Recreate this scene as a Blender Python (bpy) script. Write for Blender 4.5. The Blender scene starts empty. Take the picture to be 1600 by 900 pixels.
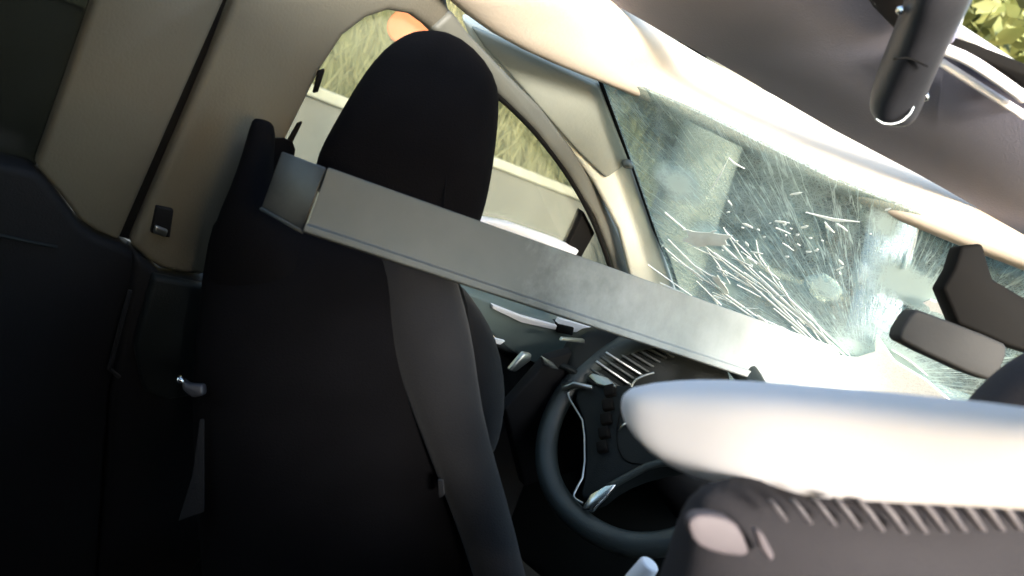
import bpy, bmesh, math, random
from mathutils import Vector, Matrix
from mathutils import noise as mnoise

# ------------------------------------------------------------------ camera, world, sun, exposure
scene = bpy.context.scene
COL = scene.collection
CAM = Vector((.356, -.512, 1.338))
YAW, PITCH, ROLL, FPX = -.755, -.120, .359, 1280.0
Fv = Vector((math.sin(YAW)*math.cos(PITCH), math.cos(YAW)*math.cos(PITCH), math.sin(PITCH)))
Rv = Fv.cross(Vector((0, 0, 1))).normalized(); Uv = Rv.cross(Fv)
R2 = Rv*math.cos(ROLL) + Uv*math.sin(ROLL); U2 = -Rv*math.sin(ROLL) + Uv*math.cos(ROLL)
cd = bpy.data.cameras.new('camera'); cam = bpy.data.objects.new('camera', cd); COL.objects.link(cam)
cam.matrix_world = Matrix(((R2.x, U2.x, -Fv.x, CAM.x), (R2.y, U2.y, -Fv.y, CAM.y), (R2.z, U2.z, -Fv.z, CAM.z), (0, 0, 0, 1)))
cd.sensor_width = 36; cd.lens = FPX/1600*36; cd.clip_start = .02; cd.clip_end = 2000
cd.dof.use_dof = True; cd.dof.focus_distance = 1.3; cd.dof.aperture_fstop = 5.6
scene.camera = cam

SUN_TRAVEL = Vector((-.88, .42, -.215)).normalized()
w = bpy.data.worlds.new('World'); scene.world = w; w.use_nodes = True
nt = w.node_tree; nt.nodes.clear()
sky = nt.nodes.new('ShaderNodeTexSky'); sky.sky_type = 'NISHITA'; sky.sun_disc = False
sky.sun_elevation = math.asin(-SUN_TRAVEL.z); sky.sun_rotation = math.atan2(-SUN_TRAVEL.x, -SUN_TRAVEL.y)
bg = nt.nodes.new('ShaderNodeBackground'); bg.inputs[1].default_value = .15
wo = nt.nodes.new('ShaderNodeOutputWorld')
nt.links.new(sky.outputs[0], bg.inputs[0]); nt.links.new(bg.outputs[0], wo.inputs[0])
sl = bpy.data.lights.new('sun', 'SUN'); sl.energy = 1.5; sl.angle = math.radians(14); sl.color = (1, .96, .91)
so = bpy.data.objects.new('sun', sl); COL.objects.link(so)
so.rotation_euler = SUN_TRAVEL.to_track_quat('-Z', 'Y').to_euler(); so.location = (6, -4, 6)
scene.view_settings.view_transform = 'Standard'; scene.view_settings.look = 'None'
scene.view_settings.exposure = 2.9; scene.view_settings.gamma = 1
scene.view_settings.use_curve_mapping = False
scene.cycles.max_bounces = 10; scene.cycles.transparent_max_bounces = 24
scene.cycles.use_denoising = True
scene.cycles.sample_clamp_indirect = 6

# ------------------------------------------------------------------ helpers
def W(u, v, d):
    return CAM + (Fv + R2*((u-800)/FPX) - U2*((v-450)/FPX))*d

class Plane:
    def __init__(s, p, n): s.p = Vector(p); s.n = Vector(n).normalized()
    @staticmethod
    def thru(a, b, c): return Plane(a, (b-a).cross(c-a))
    def hit(s, u, v, off=0.0):                       # off > 0 lifts the point towards the cabin
        d = W(u, v, 1)-CAM
        k = (s.p-CAM).dot(s.n)/d.dot(s.n)
        side = 1 if (CAM-s.p).dot(s.n) > 0 else -1
        return CAM + d*k + s.n*side*off
    def away(s): return s.n*(-1 if (CAM-s.p).dot(s.n) > 0 else 1)

def tag(o, label=None, cat=None, group=None, kind=None):
    for k, v in (('label', label), ('category', cat), ('group', group), ('kind', kind)):
        if v: o[k] = v
    return o

def link(name, bm, m, parent=None, smooth=True, bevel=0, seg=2, subsurf=0, origin=None):
    bmesh.ops.recalc_face_normals(bm, faces=bm.faces)
    if origin is not None: bmesh.ops.translate(bm, verts=bm.verts, vec=-Vector(origin))
    me = bpy.data.meshes.new(name); bm.to_mesh(me); bm.free()
    if smooth:
        for p in me.polygons: p.use_smooth = True
    o = bpy.data.objects.new(name, me); COL.objects.link(o); me.materials.append(m)
    if origin is not None: o.location = origin
    if parent is not None:
        o.parent = parent
        if origin is not None: o.location = Vector(origin)-wloc(parent)
        else: o.location = -wloc(parent)
    if bevel:
        b = o.modifiers.new('bevel', 'BEVEL'); b.width = bevel; b.segments = seg; b.limit_method = 'ANGLE'; b.angle_limit = math.radians(35)
    if subsurf:
        s = o.modifiers.new('sub', 'SUBSURF'); s.levels = subsurf; s.render_levels = subsurf
    return o

def wloc(o):
    v = Vector(o.location)
    while o.parent is not None:
        o = o.parent; v = v+Vector(o.location)
    return v

def empty(name, loc=(0, 0, 0)):
    o = bpy.data.objects.new(name, None); COL.objects.link(o); o.location = loc; return o

def bm_slab(front, off, bm=None):
    bm = bm or bmesh.new()
    a = [bm.verts.new(p) for p in front]; b = [bm.verts.new(p+off) for p in front]
    n = len(a)
    bm.faces.new(a); bm.faces.new(b[::-1])
    for i in range(n): bm.faces.new((a[i], b[i], b[(i+1) % n], a[(i+1) % n]))
    return bm

def smooth_poly(pts, it=1, closed=True):
    for _ in range(it):
        q = []
        n = len(pts)
        rng = range(n) if closed else range(n-1)
        if not closed: q.append(pts[0])
        for i in rng:
            a, b = pts[i], pts[(i+1) % n]
            q.append((a[0]*.75+b[0]*.25, a[1]*.75+b[1]*.25)); q.append((a[0]*.25+b[0]*.75, a[1]*.25+b[1]*.75))
        if not closed: q.append(pts[-1])
        pts = q
    return pts

def slab(name, px, plane, thick, m, parent=None, bevel=.003, off=0, sm=0, seg=2):
    px = smooth_poly(px, sm) if sm else px
    fr = [plane.hit(u, v, off) for u, v in px]
    return link(name, bm_slab(fr, plane.away()*thick), m, parent, smooth=bevel > 0, bevel=bevel, seg=seg)

def bm_loft(rings, n=20, power=2.3, bm=None):
    """rings: (left point, right point, thickness) - real elliptical sections, closed by caps"""
    bm = bm or bmesh.new()
    cs = [(a+b)/2 for a, b, t in rings]; prev = None; first = None
    for i, (a, b, t) in enumerate(rings):
        c = cs[i]; h = (b-a)/2
        tan = (cs[min(i+1, len(cs)-1)]-cs[max(i-1, 0)])
        if tan.length < 1e-6: tan = U2.copy()
        nrm = h.cross(tan)
        nrm = nrm.normalized() if nrm.length > 1e-9 else Fv
        vs = []
        for k in range(n):
            th = 2*math.pi*k/n; cx, sx = math.cos(th), math.sin(th)
            e = 2/power
            x = math.copysign(abs(cx)**e, cx); y = math.copysign(abs(sx)**e, sx)
            vs.append(bm.verts.new(c+h*x+nrm*(t/2)*y))
        if prev:
            for k in range(n): bm.faces.new((prev[k], prev[(k+1) % n], vs[(k+1) % n], vs[k]))
        else: first = vs
        prev = vs
    bm.faces.new(first[::-1]); bm.faces.new(prev)
    return bm

def loft(name, rings, m, parent=None, power=2.3, n=20, sub=1, origin=None):
    """rings: (uL, vL, uR, vR, depth, thickness[, depthR])"""
    rr = []
    for r in rings:
        dR = r[6] if len(r) > 6 else r[4]
        rr.append((W(r[0], r[1], r[4]), W(r[2], r[3], dR), r[5]))
    return link(name, bm_loft(rr, n, power), m, parent, subsurf=sub, origin=origin)

def bm_tube(pts, r, n=8, bm=None):
    bm = bm or bmesh.new(); prev = None
    pts = [Vector(p) for p in pts]
    rad = r if isinstance(r, (list, tuple)) else [r]*len(pts)
    ref = Vector((.3, .5, .81))
    for i, p in enumerate(pts):
        t = (pts[min(i+1, len(pts)-1)]-pts[max(i-1, 0)]).normalized()
        x = t.cross(ref).normalized(); y = t.cross(x)
        vs = [bm.verts.new(p+(x*math.cos(2*math.pi*k/n)+y*math.sin(2*math.pi*k/n))*rad[i]) for k in range(n)]
        if prev:
            for k in range(n): bm.faces.new((prev[k], prev[(k+1) % n], vs[(k+1) % n], vs[k]))
        else: bm.faces.new(vs[::-1])
        prev = vs
    bm.faces.new(prev)
    return bm

def bm_box(c, s, bm=None, rot=None):
    bm = bm or bmesh.new()
    r = bmesh.ops.create_cube(bm, size=1)
    for v in r['verts']:
        p = Vector((v.co.x*s[0], v.co.y*s[1], v.co.z*s[2]))
        if rot is not None: p = rot @ p
        v.co = p+Vector(c)
    return bm

# ------------------------------------------------------------------ materials
def mat(name, col, rough=.6, metal=0, noise=None, bump=0, bscale=200, sheen=0, coat=0, spec=.5):
    m = bpy.data.materials.new(name); m.use_nodes = True; t = m.node_tree
    b = t.nodes['Principled BSDF']
    b.inputs['Base Color'].default_value = (*col, 1); b.inputs['Roughness'].default_value = rough
    b.inputs['Metallic'].default_value = metal; b.inputs['Coat Weight'].default_value = coat
    b.inputs['Sheen Weight'].default_value = sheen; b.inputs['Specular IOR Level'].default_value = spec
    tc = t.nodes.new('ShaderNodeTexCoord')
    if noise:
        scale, col2, lo, hi = noise
        n = t.nodes.new('ShaderNodeTexNoise'); n.inputs['Scale'].default_value = scale; n.inputs['Detail'].default_value = 6
        t.links.new(tc.outputs['Object'], n.inputs['Vector'])
        r = t.nodes.new('ShaderNodeValToRGB')
        r.color_ramp.elements[0].position = lo; r.color_ramp.elements[0].color = (*col, 1)
        r.color_ramp.elements[1].position = hi; r.color_ramp.elements[1].color = (*col2, 1)
        t.links.new(n.outputs[0], r.inputs[0]); t.links.new(r.outputs[0], b.inputs['Base Color'])
        mr = t.nodes.new('ShaderNodeMapRange'); mr.inputs['To Min'].default_value = max(0, rough-.12); mr.inputs['To Max'].default_value = min(1, rough+.12)
        t.links.new(n.outputs[0], mr.inputs[0]); t.links.new(mr.outputs[0], b.inputs['Roughness'])
    if bump:
        n2 = t.nodes.new('ShaderNodeTexNoise'); n2.inputs['Scale'].default_value = bscale; n2.inputs['Detail'].default_value = 3
        t.links.new(tc.outputs['Object'], n2.inputs['Vector'])
        bp = t.nodes.new('ShaderNodeBump'); bp.inputs['Strength'].default_value = bump; bp.inputs['Distance'].default_value = .002
        t.links.new(n2.outputs[0], bp.inputs['Height']); t.links.new(bp.outputs[0], b.inputs['Normal'])
    return m

M = {}
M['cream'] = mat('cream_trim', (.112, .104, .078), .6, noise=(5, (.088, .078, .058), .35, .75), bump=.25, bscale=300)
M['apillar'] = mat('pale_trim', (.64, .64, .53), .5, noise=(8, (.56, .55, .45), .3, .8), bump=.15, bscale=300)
M['greytrim'] = mat('grey_green_trim', (.12, .12, .10), .55, noise=(7, (.095, .095, .08), .3, .7), bump=.15)
M['header'] = mat('header_cloth', (.70, .60, .48), .85, noise=(9, (.62, .52, .41), .35, .8), bump=.2)
M['liner'] = mat('headliner_cloth', (.155, .155, .225), .8, noise=(3, (.12, .12, .18), .3, .7), bump=.2, bscale=400, sheen=.3)
M['seat'] = mat('black_seat_cloth', (.0032, .0030, .0036), .95, noise=(14, (.0024, .0022, .0026), .3, .7), bump=.4, bscale=500, spec=.06)
M['bolster'] = mat('charcoal_bolster', (.0105, .0100, .0100), .9, noise=(12, (.008, .0076, .008), .3, .7), bump=.3, bscale=500, sheen=.05, spec=.2)
M['black'] = mat('black_plastic', (.004, .004, .0048), .7, noise=(10, (.006, .006, .007), .3, .7), bump=.25, bscale=500, spec=.2)
M['dash'] = mat('dash_plastic', (.006, .0085, .009), .65, noise=(12, (.0085, .0115, .012), .3, .7), bump=.3, bscale=500, spec=.22)
M['rubber'] = mat('black_rubber', (.004, .0035, .003), .8, spec=.15)
M['wheel'] = mat('steering_leather', (.036, .046, .044), .40, noise=(15, (.024, .030, .030), .3, .7), bump=.3, bscale=600)
M['chrome'] = mat('bright_metal', (.62, .64, .64), .22, 1)
M['satin'] = mat('satin_metal', (.42, .44, .43), .35, 1)
M['cap'] = mat('pillar_cap_plastic', (.27, .28, .235), .5, noise=(8, (.22, .23, .19), .3, .8), bump=.15)
M['beam'] = mat('galvanised_steel', (.050, .056, .052), .55, .25, noise=(11, (.080, .085, .080), .3, .75), bump=.25, bscale=60)
M['beam_end'] = mat('dull_steel', (.035, .035, .033), .4, .5, noise=(18, (.075, .075, .068), .35, .7), bump=.3, bscale=60)
M['white'] = mat('white_paint', (.88, .86, .87), .6, noise=(5, (.84, .81, .83), .3, .8))
M['mirror'] = mat('mirror_back', (.036, .033, .028), .7, noise=(8, (.030, .027, .023), .3, .7), bump=.1)
M['door_sill'] = mat('door_sill_plastic', (.17, .215, .205), .45, noise=(9, (.13, .165, .16), .3, .7))
M['purple'] = mat('mauve_seat_cloth', (.022, .019, .023), .85, noise=(10, (.016, .014, .017), .3, .7), bump=.3, bscale=400)
M['rib'] = mat('mauve_rib', (.105, .096, .104), .7, noise=(20, (.08, .072, .079), .3, .7))
M['handle'] = mat('grip_plastic', (.035, .035, .040), .42, noise=(20, (.026, .026, .03), .3, .7), bump=.1)
M['pink'] = mat('pale_pink_plastic', (.13, .11, .12), .7, noise=(16, (.09, .075, .082), .3, .7))
M['concrete'] = mat('concrete', (.13, .13, .125), .85, noise=(3, (.10, .10, .095), .3, .7), bump=.5, bscale=30)
M['coping'] = mat('pale_coping', (.34, .34, .30), .8, noise=(6, (.26, .26, .22), .3, .7), bump=.5, bscale=40)
M['bank'] = mat('grass_bank', (.15, .15, .08), .95, noise=(5, (.12, .125, .05), .35, .65), bump=1, bscale=30)
M['blade'] = mat('dry_grass', (.165, .165, .09), .9, noise=(4, (.14, .145, .075), .35, .65))
M['ground'] = mat('soil', (.11, .10, .075), .95, noise=(1.2, (.05, .07, .03), .35, .65), bump=1, bscale=12)
M['road'] = mat('asphalt', (.05, .05, .05), .9, noise=(4, (.07, .07, .068), .3, .7), bump=.5, bscale=90)
M['bark'] = mat('bark', (.09, .07, .05), .95, noise=(8, (.05, .04, .03), .3, .7), bump=1, bscale=25)
M['palebark'] = mat('pale_bark', (.26, .26, .22), .85, noise=(5, (.13, .135, .11), .42, .7), bump=.8, bscale=18)
M['leaf_dark'] = mat('dark_leaf', (.026, .034, .028), .7, noise=(2, (.040, .050, .040), .35, .65))
M['leaf_light'] = mat('light_leaf', (.12, .15, .04), .6, noise=(2, (.20, .21, .07), .35, .65))
M['orange'] = mat('orange_paint', (.50, .13, .045), .6, noise=(8, (.42, .11, .04), .3, .7))
M['body'] = mat('car_paint', (.42, .43, .41), .35, 0, coat=.6, noise=(4, (.38, .39, .37), .3, .7))
M['lens'] = mat('clear_lens', (.5, .5, .46), .15, spec=.8)

def glass(name, tint, film, dcol, rough=.03, crack=None, trl=.4, cs=.45, powder_glare=()):
    m = bpy.data.materials.new(name); m.use_nodes = True; t = m.node_tree; t.nodes.clear(); L = t.links.new
    out = t.nodes.new('ShaderNodeOutputMaterial')
    tr = t.nodes.new('ShaderNodeBsdfTransparent'); tr.inputs[0].default_value = (*tint, 1)
    gl = t.nodes.new('ShaderNodeBsdfGlossy'); gl.inputs['Roughness'].default_value = rough
    fr = t.nodes.new('ShaderNodeFresnel')
    gm = t.nodes.new('ShaderNodeNewGeometry'); io = t.nodes.new('ShaderNodeMapRange')
    io.inputs['To Min'].default_value = 1.4; io.inputs['To Max'].default_value = 1/1.4; L(gm.outputs['Backfacing'], io.inputs[0]); L(io.outputs[0], fr.inputs[0])
    mx = t.nodes.new('ShaderNodeMixShader'); L(fr.outputs[0], mx.inputs[0]); L(tr.outputs[0], mx.inputs[1]); L(gl.outputs[0], mx.inputs[2])
    df = t.nodes.new('ShaderNodeBsdfDiffuse'); df.inputs[0].default_value = (*dcol, 1)
    tl = t.nodes.new('ShaderNodeBsdfTranslucent'); tl.inputs[0].default_value = (*dcol, 1)
    dd = t.nodes.new('ShaderNodeMixShader'); dd.inputs[0].default_value = trl; L(df.outputs[0], dd.inputs[1]); L(tl.outputs[0], dd.inputs[2])
    tc = t.nodes.new('ShaderNodeTexCoord')
    n = t.nodes.new('ShaderNodeTexNoise'); n.inputs['Scale'].default_value = 9; n.inputs['Detail'].default_value = 8; n.inputs['Roughness'].default_value = .65
    L(tc.outputs['Object'], n.inputs['Vector'])
    mr = t.nodes.new('ShaderNodeMapRange'); mr.inputs['From Min'].default_value = .38; mr.inputs['From Max'].default_value = .7
    mr.inputs['To Min'].default_value = film[0]; mr.inputs['To Max'].default_value = film[1]  # pale film over the clear glass puts haze into its colour
    L(n.outputs[0], mr.inputs[0]); fac = mr.outputs[0]
    if crack:
        c0, rad, scale = crack
        ds = t.nodes.new('ShaderNodeVectorMath'); ds.operation = 'DISTANCE'; ds.inputs[1].default_value = c0
        L(tc.outputs['Object'], ds.inputs[0])
        mk = t.nodes.new('ShaderNodeMapRange'); mk.inputs['From Min'].default_value = rad*.15; mk.inputs['From Max'].default_value = rad
        mk.inputs['To Min'].default_value = cs; mk.inputs['To Max'].default_value = 0; L(ds.outputs['Value'], mk.inputs[0])
        fr_ = None
        pn = t.nodes.new('ShaderNodeTexNoise'); pn.inputs['Scale'].default_value = 22; pn.inputs['Detail'].default_value = 7; pn.inputs['Roughness'].default_value = .7; L(tc.outputs['Object'], pn.inputs['Vector'])
        for sc_, wd in ((scale, .030), (scale*2.4, .07), (scale*6, .10)):
            vo = t.nodes.new('ShaderNodeTexVoronoi'); vo.feature = 'DISTANCE_TO_EDGE'; vo.inputs['Scale'].default_value = sc_
            L(tc.outputs['Object'], vo.inputs['Vector'])
            lt = t.nodes.new('ShaderNodeMapRange'); lt.inputs['From Min'].default_value = 0; lt.inputs['From Max'].default_value = wd
            lt.inputs['To Min'].default_value = 1; lt.inputs['To Max'].default_value = 0; L(vo.outputs['Distance'], lt.inputs[0])
            if fr_ is None: fr_ = lt.outputs[0]
            else:
                mm = t.nodes.new('ShaderNodeMath'); mm.operation = 'MAXIMUM'; L(fr_, mm.inputs[0]); L(lt.outputs[0], mm.inputs[1]); fr_ = mm.outputs[0]
        # long cracks running out from the impact
        sb_ = t.nodes.new('ShaderNodeVectorMath'); sb_.operation = 'SUBTRACT'; sb_.inputs[1].default_value = c0; L(tc.outputs['Object'], sb_.inputs[0])
        nn_ = t.nodes.new('ShaderNodeVectorMath'); nn_.operation = 'NORMALIZE'; L(sb_.outputs[0], nn_.inputs[0])
        s1_ = t.nodes.new('ShaderNodeVectorMath'); s1_.operation = 'SCALE'; s1_.inputs['Scale'].default_value = 15; L(nn_.outputs[0], s1_.inputs[0])
        s2_ = t.nodes.new('ShaderNodeVectorMath'); s2_.operation = 'SCALE'; s2_.inputs['Scale'].default_value = 3.5; L(sb_.outputs[0], s2_.inputs[0])
        av_ = t.nodes.new('ShaderNodeVectorMath'); av_.operation = 'ADD'; L(s1_.outputs[0], av_.inputs[0]); L(s2_.outputs[0], av_.inputs[1])
        rn_ = t.nodes.new('ShaderNodeTexNoise'); rn_.inputs['Scale'].default_value = 1.6; rn_.inputs['Detail'].default_value = 5; L(av_.outputs[0], rn_.inputs['Vector'])
        sn_ = t.nodes.new('ShaderNodeMath'); sn_.operation = 'SUBTRACT'; sn_.inputs[1].default_value = .5; L(rn_.outputs[0], sn_.inputs[0])
        ab_ = t.nodes.new('ShaderNodeMath'); ab_.operation = 'ABSOLUTE'; L(sn_.outputs[0], ab_.inputs[0])
        rl_ = t.nodes.new('ShaderNodeMapRange'); rl_.inputs['From Min'].default_value = 0; rl_.inputs['From Max'].default_value = .022
        rl_.inputs['To Min'].default_value = 3.2; rl_.inputs['To Max'].default_value = 0; L(ab_.outputs[0], rl_.inputs[0])
        m3_ = t.nodes.new('ShaderNodeMath'); m3_.operation = 'MAXIMUM'; L(fr_, m3_.inputs[0]); L(rl_.outputs[0], m3_.inputs[1]); fr_ = m3_.outputs[0]
        ml = t.nodes.new('ShaderNodeMath'); ml.operation = 'MULTIPLY'; L(fr_, ml.inputs[0]); L(mk.outputs[0], ml.inputs[1])
        # white patches of powdered glass, with glare put into their colour
        for pc_, pr_ in powder_glare:
            d1 = t.nodes.new('ShaderNodeVectorMath'); d1.operation = 'DISTANCE'; d1.inputs[1].default_value = pc_; L(tc.outputs['Object'], d1.inputs[0])
            q1 = t.nodes.new('ShaderNodeMath'); q1.operation = 'MULTIPLY_ADD'; q1.inputs[1].default_value = pr_*1.5; L(pn.outputs[0], q1.inputs[0]); L(d1.outputs['Value'], q1.inputs[2])
            r1 = t.nodes.new('ShaderNodeMapRange'); r1.inputs['From Min'].default_value = pr_*1.0; r1.inputs['From Max'].default_value = pr_*1.75
            r1.inputs['To Min'].default_value = .85; r1.inputs['To Max'].default_value = 0; L(q1.outputs[0], r1.inputs[0])
            a1 = t.nodes.new('ShaderNodeMath'); a1.operation = 'ADD'; L(ml.outputs[0], a1.inputs[0]); L(r1.outputs[0], a1.inputs[1]); ml = a1
        ad = t.nodes.new('ShaderNodeMath'); ad.operation = 'ADD'; ad.use_clamp = True; L(fac, ad.inputs[0]); L(ml.outputs[0], ad.inputs[1])
        fac = ad.outputs[0]
    m2 = t.nodes.new('ShaderNodeMixShader'); L(fac, m2.inputs[0]); L(mx.outputs[0], m2.inputs[1]); L(dd.outputs[0], m2.inputs[2])
    L(m2.outputs[0], out.inputs[0])
    return m

# ------------------------------------------------------------------ reference planes of the car
WALL = Plane((-.70, 0, 1.0), (1, 0, -.22))                     # left side of the cabin, leaning in
H1, H2 = W(930, 130, 1.27), W(1600, 400, 1.02)                 # the two ends of the header
SCREEN = Plane.thru(H1, H2, W(1095, 600, 1.80))                # windscreen
ROOF = Plane.thru(H1+Vector((0, 0, .035)), H2+Vector((0, 0, .035)), W(1500, 40, .815))
IMPACT = SCREEN.hit(1350, 585)
M['screen'] = glass('windscreen_glass', (.60, .67, .665), (.04, .34), (.66, .80, .77), crack=(tuple(IMPACT), .75, 30), cs=.34, trl=.25,
    powder_glare=[(tuple(SCREEN.hit(1330, 580)), .13), (tuple(SCREEN.hit(1400, 440)), .055), (tuple(SCREEN.hit(1460, 470)), .05), (tuple(SCREEN.hit(1400, 560)), .08), (tuple(SCREEN.hit(1110, 372)), .04), (tuple(SCREEN.hit(1140, 450)), .035), (tuple(SCREEN.hit(1380, 350)), .03), (tuple(SCREEN.hit(1290, 450)), .03), (tuple(SCREEN.hit(1060, 290)), .05)])
M['tint'] = glass('tinted_glass', (.10, .11, .10), (.05, .2), (.10, .105, .095), rough=.08)
M['frost'] = glass('crushed_glass', (.85, .9, .9), (.75, 1.0), (.88, .90, .89), rough=.3, crack=(tuple(IMPACT), .9, 60), trl=.12)
M['crack'] = glass('crack_edge', (.9, .95, .95), (.6, .95), (.88, .92, .90), rough=.2, trl=.2)

car = empty('wrecked_car', (0, 0, 0))
tag(car, 'wrecked car seen from its back seat, black seats, cream pillars and shattered windscreen', 'car')

# ------------------------------------------------------------------ the setting outside
def ground_grid():
    bm = bmesh.new(); bmesh.ops.create_grid(bm, x_segments=60, y_segments=60, size=400)
    return bm
g = link('ground', ground_grid(), M['ground'], smooth=False); g['kind'] = 'structure'
bm = bmesh.new()
for q in [((-2.6, -60, .004), (60, -60, .004), (60, 3.2, .004), (-2.6, 3.2, .004))]:
    bm.faces.new([bm.verts.new(p) for p in q])
r_ = link('road', bm, M['road'], smooth=False); r_['kind'] = 'structure'

WX = -3.3
wp = Plane((WX, 0, 0), (1, 0, 0))
ztop = (wp.hit(780, 262).z+wp.hit(912, 318).z)/2
wallE = empty('concrete_wall', (WX-.2, 2, 0)); tag(wallE, 'low grey concrete wall with pale coping outside the driver window', 'wall')
link('wall_face', bm_box((WX-.2, 3.5, ztop/2), (.34, 22, ztop)), M['concrete'], wallE, smooth=False, bevel=.01)
link('coping', bm_box((WX-.2, 3.5, ztop+.03), (.42, 22, .06)), M['coping'], wallE, smooth=False, bevel=.012)
# grass bank rising behind the wall
bm = bmesh.new(); nx, ny = 26, 70; grid = []
for i in range(nx):
    row = []
    for j in range(ny):
        x = WX-.4-i*.35; y = -9+j*.5
        z = ztop-.1+(i*.35)*.75+.25*mnoise.noise(Vector((x*.7, y*.7, 0)))
        row.append(bm.verts.new((x, y, z if i else 0)))
    grid.append(row)
for i in range(nx-1):
    for j in range(ny-1): bm.faces.new((grid[i][j], grid[i+1][j], grid[i+1][j+1], grid[i][j+1]))
bk = link('grass_bank', bm, M['bank']); bk['kind'] = 'structure'
rnd = random.Random(5)
bm = bmesh.new()
for k in range(9000):
    x = WX-.4-abs(rnd.gauss(0, 1.9)); y = rnd.uniform(.0, 8.5)
    z = ztop-.12+(WX-.4-x)*.75+.25*mnoise.noise(Vector((x*.7, y*.7, 0)))
    h = rnd.uniform(.12, .36); a = rnd.uniform(0, 6.28); ww = .010
    lean = Vector((rnd.gauss(0, .10), rnd.gauss(-.05, .12), h))
    p = Vector((x, y, z)); s = Vector((math.cos(a), math.sin(a), 0))*ww
    bm.faces.new([bm.verts.new(p-s), bm.verts.new(p+s), bm.verts.new(p+lean)])
gs = link('bank_grass', bm, M['blade'], smooth=False); tag(gs, 'tall pale yellow grass growing on the bank above the wall', 'grass', kind='stuff')

# trees
def leaf_crown(seed, n, R, H, z0, size):
    rn = random.Random(seed); bm = bmesh.new(); clumps = []
    for i in range(34):
        a = rn.uniform(0, 6.28); t = rn.random(); rr = R*(1-.65*t)*math.sqrt(rn.random())
        clumps.append((Vector((math.cos(a)*rr, math.sin(a)*rr, z0+t*H)), rn.uniform(.22, .5)*R))
    for i in range(n):
        c, cr = clumps[rn.randrange(len(clumps))]
        d = Vector((rn.gauss(0, 1), rn.gauss(0, 1), rn.gauss(0, .8))); d = d.normalized()*cr*rn.random()**.5
        p = c+d; s = size*rn.uniform(.6, 1.3)
        x = Vector((rn.gauss(0, 1), rn.gauss(0, 1), rn.gauss(0, 1))).normalized(); y = x.cross(Vector((rn.gauss(0, 1), rn.gauss(0, 1), rn.gauss(0, 1)))).normalized()
        bm.faces.new([bm.verts.new(p-x*s), bm.verts.new(p-y*s*.45), bm.verts.new(p+x*s), bm.verts.new(p+y*s*.45)])
    return bm, clumps
def tree_proto(seed, H, R, tr, leaf, bark, n, size, label, group):
    t = empty('tree'); tag(t, label, 'tree', group)
    bm, clumps = leaf_crown(seed, n, R, H*.75, H*.25, size)
    rn = random.Random(seed+9)
    tb = bm_tube([(0, 0, -.1), (.03, .02, H*.25), (.09, -.05, H*.5), (.04, .03, H*.8), (0, 0, H*.98)], [tr*1.25, tr, tr*.75, tr*.45, tr*.12], 10)
    for c, cr in clumps[:16]:
        b0 = Vector((0, 0, max(H*.2, c.z-.35*H*rn.random())))
        bm_tube([b0, b0.lerp(c, .5)+Vector((0, 0, -.05*H*rn.random())), c], [tr*.35, tr*.2, tr*.07], 5, tb)
    link('trunk', tb, bark, t); link('crown', bm, leaf, t, smooth=False)
    return t
def copy_tree(o, loc, rz, sc, label):
    c = o.copy(); COL.objects.link(c); c.location = loc; c.rotation_euler.z = rz; c.scale = (sc, sc, sc*1.04); c['label'] = label
    for ch in o.children:
        d = ch.copy(); COL.objects.link(d); d.parent = c
    return c
dark = tree_proto(3, 8, 2.3, .16, M['leaf_dark'], M['bark'], 5200, .15, 'dark evergreen tree ahead, nearest the windscreen pillar', 'dark trees ahead of the windscreen')
light = tree_proto(8, 9, 2.6, .17, M['leaf_light'], M['bark'], 5200, .15, 'tall sunlit yellow green tree seen through the open roof corner', 'sunlit trees in front of the car')
def polar(az, d): a = math.radians(az); return Vector((CAM.x+math.sin(a)*d, CAM.y+math.cos(a)*d, 0))
dark.location = polar(-35, 9)
dk = [(-31, 11.5, 'dark evergreen tree second from the windscreen pillar'), (-27, 9.5, 'dark evergreen tree behind the smashed middle of the windscreen'),
      (-22.5, 12, 'dark evergreen tree just left of the white post'), (-18.5, 10, 'dark evergreen tree just right of the white post'),
      (-14, 12, 'dark evergreen tree behind the rear view mirror'), (-9, 10, 'dark evergreen tree at the right edge of the windscreen')]
for i, (az, d, lb) in enumerate(dk): copy_tree(dark, polar(az, d), i*1.3, .9+.06*(i % 3), lb)
light.location = polar(-20, 20)
for i, (az, d, lb) in enumerate([(-26, 19, 'tall sunlit tree left of the open roof corner'), (-15, 22, 'tall sunlit tree at the right of the open roof corner')]):
    copy_tree(light, polar(az, d), 2+i, 1.0, lb)
# pale trunked tree close to the screen
pb = W(1085, 300, 5.2); pt = empty('pale_tree', (pb.x, pb.y, 0)); tag(pt, 'pale barked tree with a thick leaning trunk just outside the windscreen pillar', 'tree')
bm = bm_tube([(pb.x+.08, pb.y, -.1), (pb.x+.04, pb.y, .7), (pb.x, pb.y, 1.5), (pb.x-.06, pb.y, 2.6), (pb.x-.1, pb.y, 4.2), (pb.x, pb.y, 6)], [.34, .26, .22, .19, .15, .05], 14)
bm_tube([(pb.x, pb.y, 2.6), (pb.x+.35, pb.y+.2, 3.0), (pb.x+.7, pb.y+.3, 3.9), (pb.x+.9, pb.y+.3, 5)], [.14, .1, .08, .03], 9, bm)
link('trunk', bm, M['palebark'], pt)
bmc, _ = leaf_crown(21, 3500, 2.0, 3.6, 3.4, .13)
bmesh.ops.translate(bmc, verts=bmc.verts, vec=(pb.x, pb.y, 0)); link('crown', bmc, M['leaf_light'], pt, smooth=False)
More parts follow.
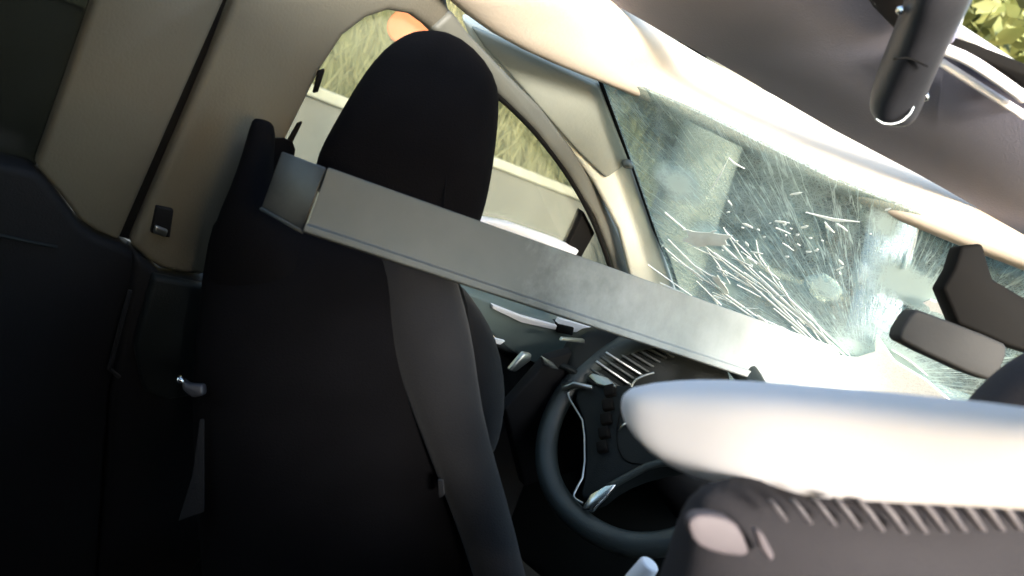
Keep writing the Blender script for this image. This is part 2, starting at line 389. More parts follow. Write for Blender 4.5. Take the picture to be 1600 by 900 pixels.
# white post leaning in front of the car
w0 = W(1400, 330, 3.0); w1 = W(1335, 640, 3.0); dn = (w1-w0).normalized()
base = w1+dn*((w1.z)/(-dn.z)); top_ = w0-dn*.0
bm = bm_tube([base, w0.lerp(base, .5), w0], [.095, .09, .085], 16)
wpst = empty('white_post', tuple(base)); tag(wpst, 'white leaning post with a short cross arm in front of the broken windscreen', 'post')
link('shaft', bm, M['white'], wpst)
a0, a1 = W(1340, 425, 3.0), W(1560, 510, 3.0)
link('cross_arm', bm_tube([a0, a1], .05, 10), M['white'], wpst)
# orange board on the bank
ob = W(640, 40, 3.7)
obe = empty('orange_board', (ob.x, ob.y, max(0, ob.z-.5))); tag(obe, 'rounded orange marker board on the bank at the top of the driver window', 'marker board')
fr = [W(640+36*math.cos(t), 42+30*math.sin(t), 3.7) for t in [k*math.pi/10 for k in range(20)]]
link('board', bm_slab(fr, Fv*.03), M['orange'], obe, smooth=False, bevel=.006)
link('stake', bm_tube([ob+Fv*.05, (ob.x+Fv.x*.05, ob.y+Fv.y*.05, ob.z-1.3)], .025, 8), M['satin'], obe)

# ------------------------------------------------------------------ car shell
# left side, rear door pillar trim
rear = slab('pillar_trim', [(160, -40), (372, -40), (352, 0), (268, 190), (186, 377), (150, 362), (124, 344), (100, 312), (58, 262), (105, 130), (150, 0)],
            WALL, .03, M['cream'], car, bevel=.006, off=.0)
rear['label'] = 'cream rear door pillar trim beside the dark door gap'
slab('door_gap', [(385, -60), (340, -60), (175, 372), (215, 384)], WALL, .01, M['rubber'], car, bevel=0, off=-.012)
# B pillar running into the roof rail over the driver window
bp_px = [(385, -40), (366, 0), (285, 190), (203, 380), (226, 402), (250, 418), (285, 427), (322, 429), (330, 395), (352, 342), (380, 322), (405, 325),
         (412, 290), (440, 228), (470, 168), (500, 108), (535, 55), (570, 28), (605, 16), (640, 22), (668, 42), (705, 78), (745, 112), (775, 146),
         (800, 125), (760, 85), (728, 50), (700, 12), (690, -40)]
bpil = slab('pillar_trim', bp_px, WALL, .035, M['cream'], car, bevel=.010, off=.006, seg=4)
bpil['label'] = 'cream centre pillar trim curving into the roof rail'
# belt height slot
ar = empty('belt_adjuster', (0, 0, 0)); ar.parent = car
slab('frame', [(241, 316), (268, 322), (262, 366), (232, 358)], WALL, .012, M['black'], ar, bevel=.002, off=.011)
slab('button', [(238, 344), (258, 352), (254, 363), (235, 356)], WALL, .010, M['satin'], ar, bevel=.002, off=.015)
# small clips on the window edge
slab('trim_clip', [(494, 108), (504, 105), (493, 140), (486, 142)], WALL, .006, M['rubber'], car, bevel=.001, off=.009)
slab('trim_clip', [(462, 190), (469, 187), (449, 228), (441, 226)], WALL, .006, M['rubber'], car, bevel=.001, off=.009)
slab('edge_strip', [(432, 222), (441, 226), (412, 308), (403, 300)], WALL, .008, M['satin'], car, bevel=.002, off=.010)
# grey window surround of the driver door down the front edge
ws_px = [(700, 12), (728, 50), (775, 100), (840, 165), (890, 230), (935, 300), (968, 370), (1000, 470), (968, 470), (952, 400), (925, 335), (880, 265), (830, 200), (775, 146), (745, 112), (690, 60), (668, 42)]
slab('window_surround', ws_px, WALL, .03, M['greytrim'], car, bevel=.008, off=.012, seg=3)
seal = [(770, 144), (800, 170), (836, 207), (884, 270), (921, 335), (944, 395), (960, 450), (970, 500)]
link('window_seal', bm_tube([WALL.hit(u, v, .006) for u, v in smooth_poly(seal, 2, False)], .0045, 8), M['rubber'], car)
M['side_glass'] = glass('side_glass', (.80, .82, .76), (.10, .22), (.6, .62, .5))  # tint and pale film dim and haze the view by colour
slab('window_pane', [(415, 300), (412, 230), (460, 160), (500, 90), (540, 40), (600, 5), (680, 30), (790, 140), (860, 220), (930, 330), (975, 440), (965, 520), (700, 470), (520, 420)], WALL, .004, M['side_glass'], car, bevel=0, off=-.022)
# windscreen pillar trim
ap = Plane.thru(W(940, 130, 1.30), W(1065, 470, 1.66), W(760, 60, 1.24))
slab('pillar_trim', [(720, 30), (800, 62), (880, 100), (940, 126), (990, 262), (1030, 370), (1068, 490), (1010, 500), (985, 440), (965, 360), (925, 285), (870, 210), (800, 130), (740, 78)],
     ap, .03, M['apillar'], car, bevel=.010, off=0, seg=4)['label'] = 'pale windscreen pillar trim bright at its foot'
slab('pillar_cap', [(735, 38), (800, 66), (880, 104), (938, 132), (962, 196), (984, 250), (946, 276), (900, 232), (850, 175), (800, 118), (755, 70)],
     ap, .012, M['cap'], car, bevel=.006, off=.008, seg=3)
link('screw_cap', bm_loft([(ap.hit(971, 246, .009), ap.hit(987, 250, .009), .016), (ap.hit(972, 249, .018), ap.hit(986, 253, .018), .012)], 12), M['greytrim'], car)
link('screen_seal', bm_tube([ap.hit(u, v, .004) for u, v in [(938, 124), (960, 182), (990, 262), (1022, 355), (1046, 410), (1068, 480)]], .0042, 8), M['rubber'], car)

# windscreen
scr_px = [(935, 110), (1100, 180), (1300, 280), (1700, 440), (1780, 700), (1650, 900), (1500, 760), (1200, 660), (1075, 620), (1062, 470), (990, 262)]
scr = slab('windscreen', scr_px, SCREEN, .005, M['screen'], car, bevel=0)
scr['label'] = 'teal windscreen smashed into white cracks around the beam'
rnd = random.Random(11)
bm = bmesh.new()
def streak(u0, v0, u1, v1, wd, off=.003):
    a, b = SCREEN.hit(u0, v0, off), SCREEN.hit(u1, v1, off)
    mid = a.lerp(b, .5+rnd.uniform(-.1, .1)); d = (b-a); s = d.cross(SCREEN.n).normalized()*wd
    mid += s*rnd.uniform(-2, 2)
    s *= 1.0
    link('crack', bm_slab([a, mid-s, b, mid+s], SCREEN.away()*.0016), M['crack'], scr, smooth=False)
for (u0, v0, u1, v1, wd) in [(1040, 330, 1310, 560, .0022), (1120, 375, 1345, 575, .0030), (1050, 400, 1250, 540, .0020), (1190, 425, 1330, 555, .0022), (1130, 460, 1240, 545, .0028),
                             (1240, 470, 1290, 540, .0018), (1210, 480, 1300, 560, .0022), (1045, 372, 1130, 455, .0020), (1170, 490, 1230, 545, .0022), (1140, 245, 1110, 300, .0016),
                             (1140, 245, 1165, 262, .002), (1260, 330, 1345, 345, .003), (1290, 345, 1305, 362, .003), (1380, 560, 1500, 640, .0020), (1395, 545, 1450, 585, .0022),
                             (1155, 580, 1215, 610, .0025), (1150, 560, 1260, 600, .002), (1415, 420, 1440, 340, .0016), (1440, 600, 1510, 650, .0022)]:
    streak(u0, v0, u1, v1, wd)
for k in range(110):
    a = rnd.uniform(math.pi*1.0, math.pi*1.30); r0 = rnd.uniform(60, 300); r1 = r0+rnd.uniform(15, 90)
    cu, cv = 1345, 590
    a2 = a+rnd.uniform(-.08, .08)
    streak(cu+r0*math.cos(a), cv+r0*math.sin(a)*.9, cu+r1*math.cos(a2), cv+r1*math.sin(a2)*.9, rnd.uniform(.0006, .0018))
# shards of glass hanging on the screen, and white flecks imitating its reflections
bm = bmesh.new()
def fleck(cu, cv, ru, rv, ang, n=7, off=.006, jit=.35):
    pts = []
    for k in range(n):
        t = 2*math.pi*k/n; q = 1-jit*rnd.random(); x, y = ru*q*math.cos(t), rv*q*math.sin(t)
        pts.append(SCREEN.hit(cu+x*math.cos(ang)-y*math.sin(ang), cv+x*math.sin(ang)+y*math.cos(ang), off))
    link('shard_glint', bm_slab(pts, SCREEN.away()*.0012), M['crack'], scr, smooth=False)
fleck(1108, 370, 46, 17, .05, 13, jit=.45)
for k in range(46): fleck(rnd.gauss(1215, 70), rnd.gauss(360, 34), rnd.choice((3, 4, 5, 8, 15)), rnd.uniform(1.0, 2.6), rnd.uniform(-.5, .9), 5, jit=.6)  # small white flecks imitate reflection highlights on the glass
fleck(1128, 440, 22, 7, .9, 11, jit=.5); fleck(1200, 505, 26, 5, .8, 9); fleck(1262, 560, 30, 9, .8)
def patch(px, off): link('crushed_glass', bm_slab([SCREEN.hit(u, v, off) for u, v in px], SCREEN.away()*.003), M['frost'], scr, smooth=False)
patch([(1235, 560), (1290, 545), (1325, 560), (1370, 545), (1372, 520), (1400, 560),
       (1450, 590), (1520, 650), (1560, 720), (1300, 720), (1180, 640)], .007)
def frost_bit(cu, cv, ru, rv, ang, off):
    pts = []
    for k in range(13):
        t = 2*math.pi*k/13; q = 1-.5*rnd.random(); x, y = ru*q*math.cos(t), rv*q*math.sin(t)
        pts.append((cu+x*math.cos(ang)-y*math.sin(ang), cv+x*math.sin(ang)+y*math.cos(ang)))
    patch(pts, off)
for q, (cu, cv, ru, rv, an) in enumerate([(1340, 575, 50, 26, .2), (1290, 575, 60, 24, .3), (1470, 470, 26, 12, .4)]):
    frost_bit(cu, cv, ru, rv, an, .006+.0035*q)
# pale thing lying on the wiper tray: crumpled paper scrap seen through the glass
bm = bmesh.new(); bmesh.ops.create_icosphere(bm, subdivisions=3, radius=1)
pc = W(1284, 450, 1.95)
for v in bm.verts:
    n_ = 1+.35*mnoise.noise(v.co*2.1)+.15*mnoise.noise(v.co*5)
    v.co = Vector((v.co.x*.045*n_, v.co.y*.03*n_, v.co.z*.032*n_))
sc_o = link('glass_clump', bm, M['apillar'], car, smooth=False); sc_o.location = pc

# header and headliner
hdr = [(640, -60, 900, -70, 1.02, .05), (690, -14, 925, -12, 1.08, .05), (752, 42, 985, 24, 1.14, .05), (860, 96, 1060, 66, 1.20, .05), (945, 132, 1118, 99, 1.245, .05),
       (1060, 178, 1208, 151, 1.235, .05), (1200, 246, 1322, 216, 1.19, .048), (1310, 300, 1406, 262, 1.14, .046), (1420, 348, 1482, 302, 1.09, .044),
       (1520, 392, 1552, 342, 1.045, .04), (1620, 428, 1640, 392, 1.00, .04), (1720, 470, 1740, 440, .96, .04)]
loft('roof_header', hdr, M['header'], car, power=2.4, n=24)
# headliner: gently sagging cloth sheet
lin_px = [(860, -90), (950, 4), (1100, 88), (1300, 204), (1450, 283), (1600, 370), (1720, 440), (1800, 300), (1604, 163), (1484, 84), (1505, 10), (1540, -100)]
fr = [ROOF.hit(u, v) for u, v in lin_px]
liner = link('headliner', bm_slab(fr, Vector((0, 0, .02))), M['liner'], car, bevel=.004)
out_ = [p+Vector((0, 0, .0205)) for p in fr]
link('roof_panel', bm_slab(out_, Vector((0, 0, .012))), M['body'], car, bevel=.003)
# white rim strips of the torn roof edge
def depth_of(p): return (p-CAM).dot(Fv)
for k, (pts, r) in enumerate([([(1478, 84), (1510, 104), (1550, 130), (1610, 168)], .0045), ([(1480, 62), (1520, 78), (1560, 104), (1610, 140)], .006)]):
    link('edge_strip', bm_tube([ROOF.hit(u, v, .012) for u, v in smooth_poly(pts, 1, False)], r, 8), M['white'], car)
link('roof_flange', bm_slab([ROOF.hit(u, v, .003) for u, v in [(1470, 66), (1520, 82), (1610, 118), (1720, 160), (1720, 190), (1600, 140), (1474, 84)]], Vector((0, 0, .012))), M['rubber'], car, bevel=.002)
link('liner_panel', bm_slab([ROOF.hit(u, v, .010) for u, v in [(1330, -60), (1370, 0), (1404, 36), (1432, 40), (1450, -60)]], Vector((0, 0, .006))), M['purple'], car, bevel=.002)
# grab handle
gh = loft('grab_handle', [(1440, -60, 1540, -60, .68, .05), (1421, 0, 1506, 0, .72, .05), (1400, 62, 1474, 62, .76, .05), (1376, 120, 1450, 118, .80, .05), (1362, 160, 1434, 160, .825, .05),
                          (1362, 180, 1424, 184, .832, .045), (1374, 194, 1410, 196, .836, .03)], M['handle'], car, power=3)
link('end_ring', bm_tube([W(u, v, .80) for u, v in smooth_poly([(1368, 186), (1380, 194), (1400, 194), (1420, 182), (1430, 160)], 2, False)], .0014, 8), M['satin'], gh)
link('seam_ring', bm_tube([W(u, v, .748) for u, v in smooth_poly([(1396, 92), (1420, 90), (1450, 104)], 1, False)], .0010, 6), M['rubber'], gh)
loft('mount_screw', [(1436, 140, 1452, 140, .80, .014), (1437, 160, 1451, 160, .805, .014)], M['chrome'], gh, n=10)
loft('mount_screw', [(1402, 10, 1416, 6, .73, .012), (1398, 24, 1410, 24, .735, .012)], M['chrome'], gh, n=10)

# rear view mirror
mirE = empty('rear_view_mirror'); mirE.parent = car
ms = smooth_poly([(1403, 524), (1428, 483), (1440, 485), (1568, 534), (1577, 546), (1560, 590), (1545, 597), (1412, 536)], 1)
link('mirror_housing', bm_slab([W(u, v, .89) for u, v in ms], Fv*.03), M['mirror'], mirE, bevel=.008, seg=4)
link('mirror_mount', bm_slab([W(u, v, .94) for u, v in [(1474, 450), (1492, 420), (1503, 384), (1536, 380), (1552, 436), (1640, 488), (1640, 560), (1575, 540), (1540, 523), (1498, 506)]], Fv*.03), M['rubber'], mirE, bevel=.004)

# dashboard
dashP = [(-.66, .78), (.68, .78)]
bm = bmesh.new()
prof = [(.80, .62), (.80, .86), (.84, .98), (.93, 1.045), (1.08, 1.06), (1.40, 1.05), (1.40, .60)]
xs = [-.66, -.45, -.2, .1, .4, .68]; prev = None
for x in xs:
    vs = [bm.verts.new((x, y, z)) for y, z in prof]
    if prev:
        for k in range(len(prof)): bm.faces.new((prev[k], prev[(k+1) % len(prof)], vs[(k+1) % len(prof)], vs[k]))
    else: bm.faces.new(vs[::-1])
    prev = vs
bm.faces.new(prev)
dash = link('dashboard', bm, M['dash'], car, bevel=.02, seg=3)
HD = 1.42
hood = [(905, 520), (960, 512), (1040, 530), (1100, 556), (1138, 572), (1144, 600), (1140, 640), (1080, 700), (960, 700), (900, 640), (880, 560)]
link('instrument_hood', bm_slab([W(u, v, HD) for u, v in smooth_poly(hood, 1)], Fv*.12), M['dash'], dash, bevel=.012, seg=3)
vn = empty('air_vent'); vn.parent = car
for (a, b, c, d) in [(922, 578, 972, 610), (938, 559, 995, 597), (954, 546, 1012, 583), (974, 536, 1030, 568), (1000, 530, 1052, 560), (930, 566, 985, 604), (945, 552, 1005, 590), (962, 540, 1020, 575), (985, 532, 1040, 562)]:
    link('slat', bm_slab([W(u, v, HD-.012) for u, v in [(a, b), (a+3, b-3), (c+3, d-3), (c, d)]], Fv*.01), M['satin'] if a in (930, 945) else M['wheel'], vn, bevel=.001)
link('gauge_ring', bm_tube([W(u, v, HD-.02) for u, v in smooth_poly([(983, 612), (990, 596), (1002, 588), (1022, 582)], 2, False)], .0022, 8), M['satin'], vn)

# steering wheel
swc = W(1012, 678, 1.30)
swE = empty('steering_wheel'); swE.parent = car
SN = Vector((-.02, -.90, .43)).normalized()
sx_ = SN.cross(Vector((0, 0, 1))).normalized()*-1; sy_ = SN.cross(sx_).normalized()
if sy_.z < 0: sy_ = -sy_
def SW(x, y, h=0): return swc+sx_*x+sy_*y+SN*h
RW = .180
bm = bmesh.new(); NR, NT = 72, 14; rows = []
for i in range(NR):
    a = 2*math.pi*i/NR; fl = 1-.04*max(0, -math.sin(a))**6
    vs = []
    for k in range(NT):
        b = 2*math.pi*k/NT; rr = RW*fl+.0195*math.cos(b)
        vs.append(bm.verts.new(SW(rr*math.cos(a), rr*math.sin(a), .0165*math.sin(b))))
    rows.append(vs)
for i in range(NR):
    for k in range(NT): bm.faces.new((rows[i][k], rows[(i+1) % NR][k], rows[(i+1) % NR][(k+1) % NT], rows[i][(k+1) % NT]))
link('rim', bm, M['wheel'], swE)
def swpx(u, v, h=0):                                        # a point of the wheel's own plane
    pl_ = Plane(swc+SN*h, SN); return pl_.hit(u, v)
hub = smooth_poly([(893, 612), (925, 600), (1000, 602), (1080, 640), (1110, 700), (1070, 722), (1010, 732), (960, 752), (922, 782), (905, 776), (914, 745), (915, 665)], 1)
link('hub', bm_slab([swpx(u, v, .012) for u, v in hub], -SN*.045), M['dash'], swE, bevel=.010, seg=3)
ho = swE
link('hub_outline', bm_tube([swpx(u, v, .014) for u, v in smooth_poly([(915, 603), (893, 607), (886, 617), (902, 643), (913, 662), (914, 740), (898, 768), (896, 778), (910, 786)], 1, False)], .0020, 8), M['satin'], ho)
link('spoke_trim', bm_slab([swpx(u, v, .018) for u, v in [(908, 796), (922, 772), (946, 758), (962, 756), (946, 778), (926, 798)]], -SN*.008), M['chrome'], ho, bevel=.002)
link('lower_spoke', bm_tube([swpx(u, v, .012) for u, v in smooth_poly([(950, 762), (985, 742), (1020, 724), (1060, 722), (1110, 740)], 1, False)], [.004, .005, .006, .007, .008, .008, .008, .008][:len(smooth_poly([(950, 762), (985, 742), (1020, 724), (1060, 722), (1110, 740)], 1, False))] if False else .006, 8), M['wheel'], ho)
for k in range(5):
    link('button', bm_slab([swpx(u, v, .022) for u, v in [(930+k*3, 690-k*22), (946+k*3, 686-k*22), (948+k*3, 702-k*22), (932+k*3, 706-k*22)]], -SN*.012), M['rubber'], ho, bevel=.002)
link('airbag_seam', bm_tube([swpx(u, v, .0135) for u, v in smooth_poly([(985, 625), (968, 640), (962, 690), (975, 722), (1010, 726)], 2, False)], .0011, 6), M['rubber'], ho)
link('indicator_stalk', bm_tube([W(878, 606, 1.40), W(898, 600, 1.40), W(925, 606, 1.37)], [.006, .005, .004], 8), M['satin'], ho)
link('switch_bar', bm_slab([swpx(u, v, .02) for u, v in [(918, 588), (926, 582), (950, 590), (962, 602), (955, 606), (932, 600)]], -SN*.008), M['satin'], ho, bevel=.002)
# small bright emblem on the hub
bm = bm_tube([swpx(975, 636, .016), swpx(978, 645, .016)], .005, 8)
bm_tube([swpx(984, 655, .016), swpx(974, 664, .016), swpx(966, 673, .016)], [.0018, .0022, .001], 6, bm)
bm_tube([swpx(975, 645, .016), swpx(990, 652, .016)], .0016, 6, bm)
link('emblem', bm, M['satin'], ho)
link('steering_column', bm_tube([swc-SN*.03, swc-SN*.30], [.05, .06], 14), M['black'], ho)
link('stalk', bm_tube([W(862, 566, 1.42), W(885, 574, 1.42), W(930, 600, 1.42)], [.007, .006, .005], 8), M['dash'], ho)

# driver door below the window: sill, panel, handle
door = empty('front_door'); door.parent = car
doorpan = [(690, 420), (745, 445), (800, 468), (860, 492), (905, 505), (960, 518), (985, 560), (960, 900), (870, 1300), (300, 1200), (250, 900), (250, 600), (240, 430), (322, 440), (480, 440)]
slab('door_panel', [(205, 384), (250, 424), (322, 434), (420, 440), (560, 470), (700, 500), (790, 545), (860, 560), (960, 530), (985, 560), (980, 900), (860, 1300), (200, 1300), (150, 900), (170, 600)], WALL, .05, M['black'], door, bevel=.01, off=.02)
slab('window_sill', smooth_poly([(700, 432), (745, 452), (800, 470), (850, 484), (900, 500), (945, 508), (940, 535), (880, 545), (845, 560), (800, 540), (760, 515), (725, 470)], 1), WALL, .06, M['door_sill'], door, bevel=.008, off=.045, seg=3)
slab('sill_strip', [(748, 343), (800, 352), (875, 378), (905, 392), (900, 400), (860, 392), (800, 366), (750, 352)], WALL, .02, M['white'], door, bevel=.002, off=.0)
slab('sill_strip', [(745, 452), (790, 470), (845, 486), (850, 476), (900, 490), (905, 500), (850, 494), (790, 480), (745, 458)], WALL, .01, M['white'], door, bevel=.001, off=.052)
slab('window_bar', [(918, 335), (935, 368), (895, 440), (868, 498), (845, 496), (870, 440)], WALL, .02, M['rubber'], door, bevel=.002, off=-.01)
slab('sill_block', [(846, 482), (870, 488), (868, 500), (843, 494)], WALL, .02, M['rubber'], door, bevel=.001, off=.056)
slab('sill_block', [(912, 502), (938, 508), (936, 514), (910, 510)], WALL, .02, M['rubber'], door, bevel=.001, off=.056)
dhp = Plane((-.60, 0, 0), (1, 0, -.1))
slab('pull_handle', [(796, 580), (820, 552), (832, 554), (830, 564), (806, 582)], dhp, .01, M['satin'], door, bevel=.003)
slab('light_reflector', [(770, 528), (790, 533), (782, 539), (774, 537)], dhp, .006, M['white'], door, bevel=.001)
slab('vent_strip', [(876, 533), (914, 537), (914, 531), (880, 528)], dhp, .006, M['satin'], door, bevel=.001)
slab('switch_knob', [(848, 558), (866, 568), (874, 578), (862, 576), (850, 570)], dhp, .008, M['satin'], door, bevel=.002)
slab('door_frame_top', [(860, 560), (1000, 520), (1030, 700), (820, 760), (790, 640)], Plane((-.615, 0, 0), (1, 0, -.1)), .02, M['black'], door, bevel=.004)

# rear door
rd = empty('rear_door'); rd.parent = car
slab('door_panel', [(-300, 200), (0, 250), (57, 264), (98, 314), (122, 347), (150, 366), (190, 380), (230, 408), (170, 600), (150, 900), (140, 1300), (-800, 1300), (-500, 200)], WALL, .05, M['black'], rd, bevel=.01, off=.012)
pane = slab('window_pane', [(-320, -80), (190, -80), (150, 20), (62, 270), (0, 255), (-300, 210)], WALL, .005, M['tint'], rd, bevel=0, off=-.02)
link('trim_line', bm_tube([WALL.hit(u, v, .016) for u, v in [(-60, 346), (0, 358), (40, 367), (85, 376)]], .0022, 6), M['dash'], rd)
link('door_pull', bm_tube([WALL.hit(u, v, .022) for u, v in [(196, 440), (180, 500), (167, 552), (163, 560), (180, 574)]], .0028, 8), M['bolster'], rd)
# lower pillar cover
slab('lower_pillar', [(230, 412), (322, 432), (318, 500), (292, 596), (250, 604), (215, 590), (200, 520)], WALL, .02, M['dash'], car, bevel=.006, off=.035)

# seat belt
sb = empty('seat_belt'); sb.parent = car
slab('webbing', smooth_poly([(392, 192), (432, 192), (440, 215), (412, 300), (395, 350), (340, 440), (322, 430), (335, 395), (360, 340), (372, 250)], 1), WALL, .003, M['seat'], sb, bevel=0, off=.05)
None and slab('slack_loop', smooth_poly([(405, 135), (425, 128), (440, 160), (432, 200), (390, 205), (388, 170)], 1), WALL, .003, M['greytrim'], sb, bevel=0, off=.03)
link('buckle', bm_slab([W(u, v, .93) for u, v in [(282, 592), (292, 600), (316, 601), (317, 618), (300, 622), (284, 610)]], Fv*.015), M['handle'], sb, bevel=.003)
link('buckle_pin', bm_tube([W(278, 590, .93), W(286, 598, .93)], .004, 8), M['chrome'], sb)
link('lower_webbing', bm_slab([W(u, v, .94) for u, v in [(312, 655), (318, 655), (318, 800), (278, 815), (300, 745)]], Fv*.003), M['bolster'], sb, bevel=.001)

# driver seat
ds = empty('driver_seat'); ds.parent = car
hr = [(652, 55, 690, 53, 1.05, .05), (628, 64, 728, 66, 1.05, .08), (600, 84, 762, 100, 1.05, .105), (572, 118, 781, 136, 1.05, .12), (546, 160, 780, 180, 1.05, .13),
      (520, 205, 775, 232, 1.05, .13), (498, 244, 768, 280, 1.05, .125), (492, 278, 760, 320, 1.05, .12), (500, 310, 748, 356, 1.05, .10), (520, 345, 735, 385, 1.05, .08)]
loft('headrest', hr, M['seat'], ds, power=2.6, n=28)
link('headrest_seam', bm_tube([W(u, v, .995) for u, v in smooth_poly([(716, 110), (708, 180), (700, 250), (692, 330)], 1, False)], .0012, 6), M['seat'], ds)
loft('shoulder', [(398, 184, 424, 188, .97, .03), (393, 198, 430, 204, .97, .04), (383, 240, 424, 250, .97, .05), (366, 295, 420, 316, .97, .07), (338, 345, 480, 380, .98, .10), (326, 420, 520, 440, .99, .10), (324, 480, 520, 500, 1.0, .08)], M['seat'], ds, power=2.4)
bk_ = [(350, 322, 690, 400, 1.02, .06), (338, 345, 712, 430, 1.02, .12), (326, 420, 735, 470, 1.02, .16), (318, 520, 735, 560, 1.02, .18), (312, 620, 735, 660, 1.02, .18), (316, 760, 750, 780, 1.02, .18), (330, 900, 770, 910, 1.02, .18), (340, 1100, 800, 1100, 1.02, .18)]
loft('backrest', bk_, M['seat'], ds, power=3.0, n=32)
bo = [(560, 350, 700, 390, 1.03, .08), (575, 420, 712, 432, 1.0, .10), (592, 485, 728, 480, .98, .10), (612, 560, 742, 545, .96, .09), (650, 660, 752, 640, .94, .07), (690, 760, 780, 740, .935, .07), (725, 850, 806, 830, .93, .07), (755, 950, 830, 940, .93, .07), (790, 1080, 870, 1080, .93, .07)]
loft('side_bolster', bo, M['bolster'], ds, power=2.2, n=20)
bo2 = [(700, 436, 722, 444, 1.10, .03), (700, 470, 752, 486, 1.10, .08), (705, 520, 777, 530, 1.10, .10), (712, 580, 789, 590, 1.10, .10), (716, 640, 790, 640, 1.10, .10), (722, 690, 780, 690, 1.10, .08), (740, 715, 768, 716, 1.10, .04)]
loft('side_bolster', bo2, M['bolster'], ds, power=2.2, n=20)
link('recliner_cap', bm_slab([W(u, v, .90) for u, v in [(684, 750), (692, 752), (694, 775), (686, 778)]], Fv*.01), M['bolster'], ds, bevel=.001)
link('seat_cushion', bm_box((-.37, .32, .62), (.50, .50, .20)), M['seat'], ds, bevel=.06, seg=4)

# passenger seat, close on the right
ps = empty('passenger_seat'); ps.parent = car
pbk = [(1095, 742, 1700, 722, .55, .03), (1078, 775, 1740, 765, .54, .07), (1060, 830, 1750, 800, .54, .10), (1050, 880, 1760, 860, .54, .11), (1020, 960, 1780, 950, .54, .12), (1000, 1100, 1790, 1100, .54, .12)]
loft('backrest', pbk, M['purple'], ps, power=4, n=32)
loft('headrest', [(1630, 540, 1680, 545, .66, .04), (1580, 572, 1760, 560, .66, .07), (1530, 618, 1800, 610, .66, .08), (1505, 648, 1810, 650, .66, .08), (1500, 700, 1800, 710, .66, .08)], M['purple'], ps, power=2.6)
bm = bmesh.new()
for k in range(17):
    u = 1200+k*34 - (k*k)*.25
    v = 782-k*.9; s = .55+min(1, k/5)*.45
    bm_loft([(W(u, v, .482), W(u+15*s, v, .482), .008), (W(u+18*s, v+22*s, .482), W(u+34*s, v+22*s, .482), .012), (W(u+42*s, v+54*s, .484), W(u+56*s, v+54*s, .484), .006)], 10, 2.3, bm)
link('ribbed_trim', bm, M['rib'], ps)
pk = smooth_poly([(1072, 812), (1100, 802), (1150, 815), (1168, 850), (1172, 872), (1120, 866), (1085, 850)], 1)
link('side_lever', bm_slab([W(u, v, .475) for u, v in pk], Fv*.015), M['pink'], ps, bevel=.004, seg=3)
link('lever_tab', bm_slab([W(u, v, .475) for u, v in [(1180, 828), (1192, 832), (1212, 870), (1206, 880), (1190, 858)]], Fv*.01), M['pink'], ps, bevel=.003)

# centre console, floor, unseen rear and right side shaped to block light
link('centre_console', bm_box((-.02, .45, .62), (.20, .95, .28)), M['black'], car, bevel=.03, seg=3)
link('floor_pan', bm_box((0, .1, .22), (1.44, 2.9, .06)), M['black'], car, bevel=.01)
link('rear_bulkhead', bm_box((0, -1.30, .86), (1.42, .06, 1.25)), M['black'], car, bevel=.02)  # unseen rear closed off to keep the cabin dark
bm = bmesh.new()
bm_box((.76, -.92, .92), (.05, .80, 1.38), bm)  # unseen and windowless, blocks the sun from the rear of the cabin
link('rear_door', bm, M['black'], car, bevel=.01)['label'] = 'unseen right rear door, made solid to block the sun'
bm = bmesh.new()
bm_slab([Vector((.735, y, z)) for y, z in [(1.10, .29), (1.10, 1.12), (.50, 1.18), (.42, 1.415), (-.06, 1.415), (-.12, 1.27), (-.52, 1.27), (-.52, .29)]], Vector((.05, 0, 0)), bm)  # unseen door; its stepped top decides where sun gets in
link('front_door', bm, M['black'], car, bevel=.01)['label'] = 'unseen right front door, its top edge shaped to gate the sun'
link('rail_sun_block', bm_box((.76, -.18, 1.53), (.05, .66, .18)), M['black'], car, bevel=.01)  # unseen rail added to shade the cabin and the mirror
link('roof_panel', bm_box((.41, -.61, 1.615), (.78, 1.42, .02)), M['liner'], car, bevel=.008)['label'] = 'unseen right part of the roof, added to block the sun'  # unseen roof part added to keep sun off the headrest
link('rear_seat', bm_box((0, -1.10, .70), (1.3, .22, .72)), M['seat'], car, bevel=.05, seg=3)
link('roof_panel', bm_box((-.35, -.82, 1.60), (.74, 1.02, .02)), M['liner'], car, bevel=.01)['label'] = 'rear part of the roof lining'
# small white cap near the console
pc = W(1003, 897, .80)
bmx = bmesh.new(); bmesh.ops.create_cone(bmx, cap_ends=True, segments=24, radius1=.012, radius2=.010, depth=.03)
bmesh.ops.rotate(bmx, verts=bmx.verts, cent=(0, 0, 0), matrix=Matrix.Rotation(.25, 3, 'Y'))
gk = link('gear_knob', bmx, M['white'], car, bevel=.003, seg=3); gk.location = pc
link('gear_lever', bm_tube([pc+Vector((0, 0, -.012)), (pc.x+.02, pc.y+.05, .76)], .006, 8), M['black'], car)

# ------------------------------------------------------------------ the two beams
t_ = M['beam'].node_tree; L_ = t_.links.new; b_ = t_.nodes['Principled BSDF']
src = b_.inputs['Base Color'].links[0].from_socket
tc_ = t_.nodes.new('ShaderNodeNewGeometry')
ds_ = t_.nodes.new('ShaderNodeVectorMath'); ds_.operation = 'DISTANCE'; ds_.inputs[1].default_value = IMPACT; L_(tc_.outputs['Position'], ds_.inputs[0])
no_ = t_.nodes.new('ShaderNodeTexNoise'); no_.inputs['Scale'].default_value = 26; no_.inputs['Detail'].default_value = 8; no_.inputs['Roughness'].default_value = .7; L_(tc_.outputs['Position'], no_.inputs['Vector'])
ad_ = t_.nodes.new('ShaderNodeMath'); ad_.operation = 'MULTIPLY_ADD'; ad_.inputs[1].default_value = .22; L_(no_.outputs[0], ad_.inputs[0]); L_(ds_.outputs['Value'], ad_.inputs[2])
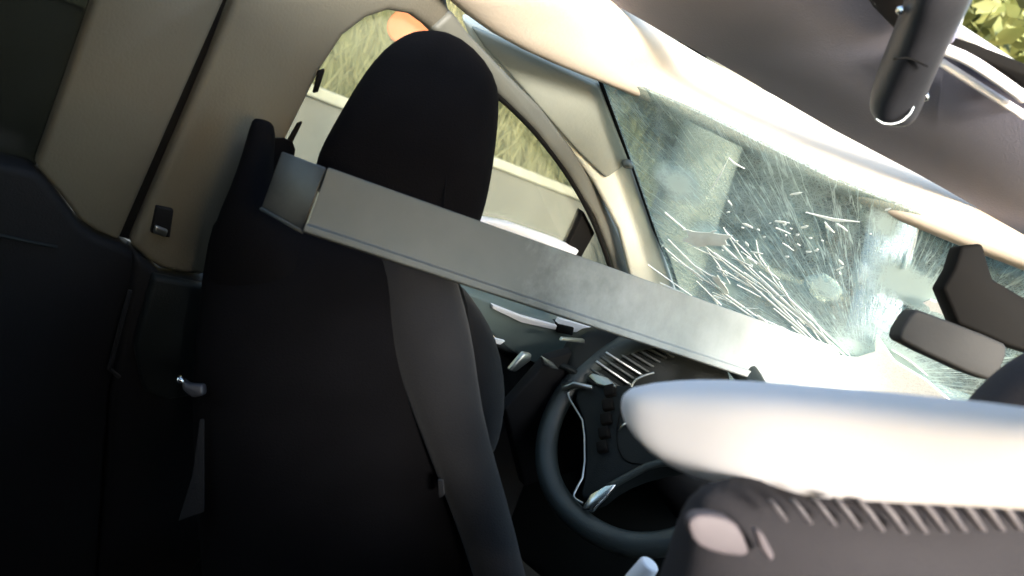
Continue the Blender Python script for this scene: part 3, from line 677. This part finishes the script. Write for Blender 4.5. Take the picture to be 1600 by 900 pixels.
mr_ = t_.nodes.new('ShaderNodeMapRange'); mr_.inputs['From Min'].default_value = .15; mr_.inputs['From Max'].default_value = .85; mr_.inputs['To Min'].default_value = 1; mr_.inputs['To Max'].default_value = 0; L_(ad_.outputs[0], mr_.inputs[0])
mc_ = t_.nodes.new('ShaderNodeMixRGB'); mc_.inputs[2].default_value = (.72, .76, .75, 1); L_(mr_.outputs[0], mc_.inputs[0]); L_(src, mc_.inputs[1]); L_(mc_.outputs[0], b_.inputs['Base Color'])  # beam paled towards the impact: glare put into its colour
mb = empty('metal_beam', tuple(W(800, 400, .95))); tag(mb, 'flat grey metal beam run through the windscreen past the driver headrest', 'beam')
TL, TR = (512, 260), (1560, 628); BL, BR = (475, 363), (1560, 715)
def bz(s): return .82+s*.98
tops = [(512+1048*k/8, 261+371*k/8) for k in range(9)]
bots = [(475+1075*k/8, 364+352*k/8) for k in range(9)]
bm = bmesh.new()
N = len(tops); prev = None
for i in range(N):
    s = i/(N-1); d = 1/(1/bz(0)+(1/bz(1)-1/bz(0))*s)     # even steps along one straight bar
    T, B = W(*tops[i], d), W(*bots[i], d); up = (T-B).normalized(); out = -Fv
    h = (T-B).length
    # section: face, folded lower lip, back
    sec = [T+Fv*.004, T+out*.0, B+up*h*.14, B+up*h*.13+out*.007, B+up*h*.02+out*.007, B+Fv*.002, B+Fv*.010, B+up*h*.16+Fv*.012, T-up*.004+Fv*.012]
    vs = [bm.verts.new(p) for p in sec]
    if prev:
        for k in range(len(sec)): bm.faces.new((prev[k], prev[(k+1) % len(sec)], vs[(k+1) % len(sec)], vs[k]))
    else: bm.faces.new(vs[::-1])
    prev = vs
bm.faces.new(prev)
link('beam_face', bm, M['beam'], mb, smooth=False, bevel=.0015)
link('end_plate', bm_slab([W(440, 236, .86), W(509, 262, .825), W(473, 361, .825), W(408, 324, .86)], Fv*.006), M['beam_end'], mb, bevel=.002)
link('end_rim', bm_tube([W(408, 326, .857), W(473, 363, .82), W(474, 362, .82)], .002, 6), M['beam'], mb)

wb = [(990, 618, 985, 640, .66, .02), (1002, 600, 1000, 664, .65, .05), (1040, 596, 1050, 712, .63, .07), (1110, 594, 1120, 748, .60, .08), (1200, 600, 1205, 764, .56, .085), (1320, 610, 1325, 775, .52, .085),
      (1450, 622, 1455, 782, .48, .08), (1600, 640, 1600, 788, .44, .08), (1750, 660, 1740, 800, .41, .08), (1900, 680, 1890, 812, .39, .08)]
o = loft('white_beam', wb, M['white'], None, power=3.0, n=28, origin=tuple(W(1300, 690, .52)))
tag(o, 'thick white rounded beam with a tapered tip lying across the passenger seat back', 'beam')
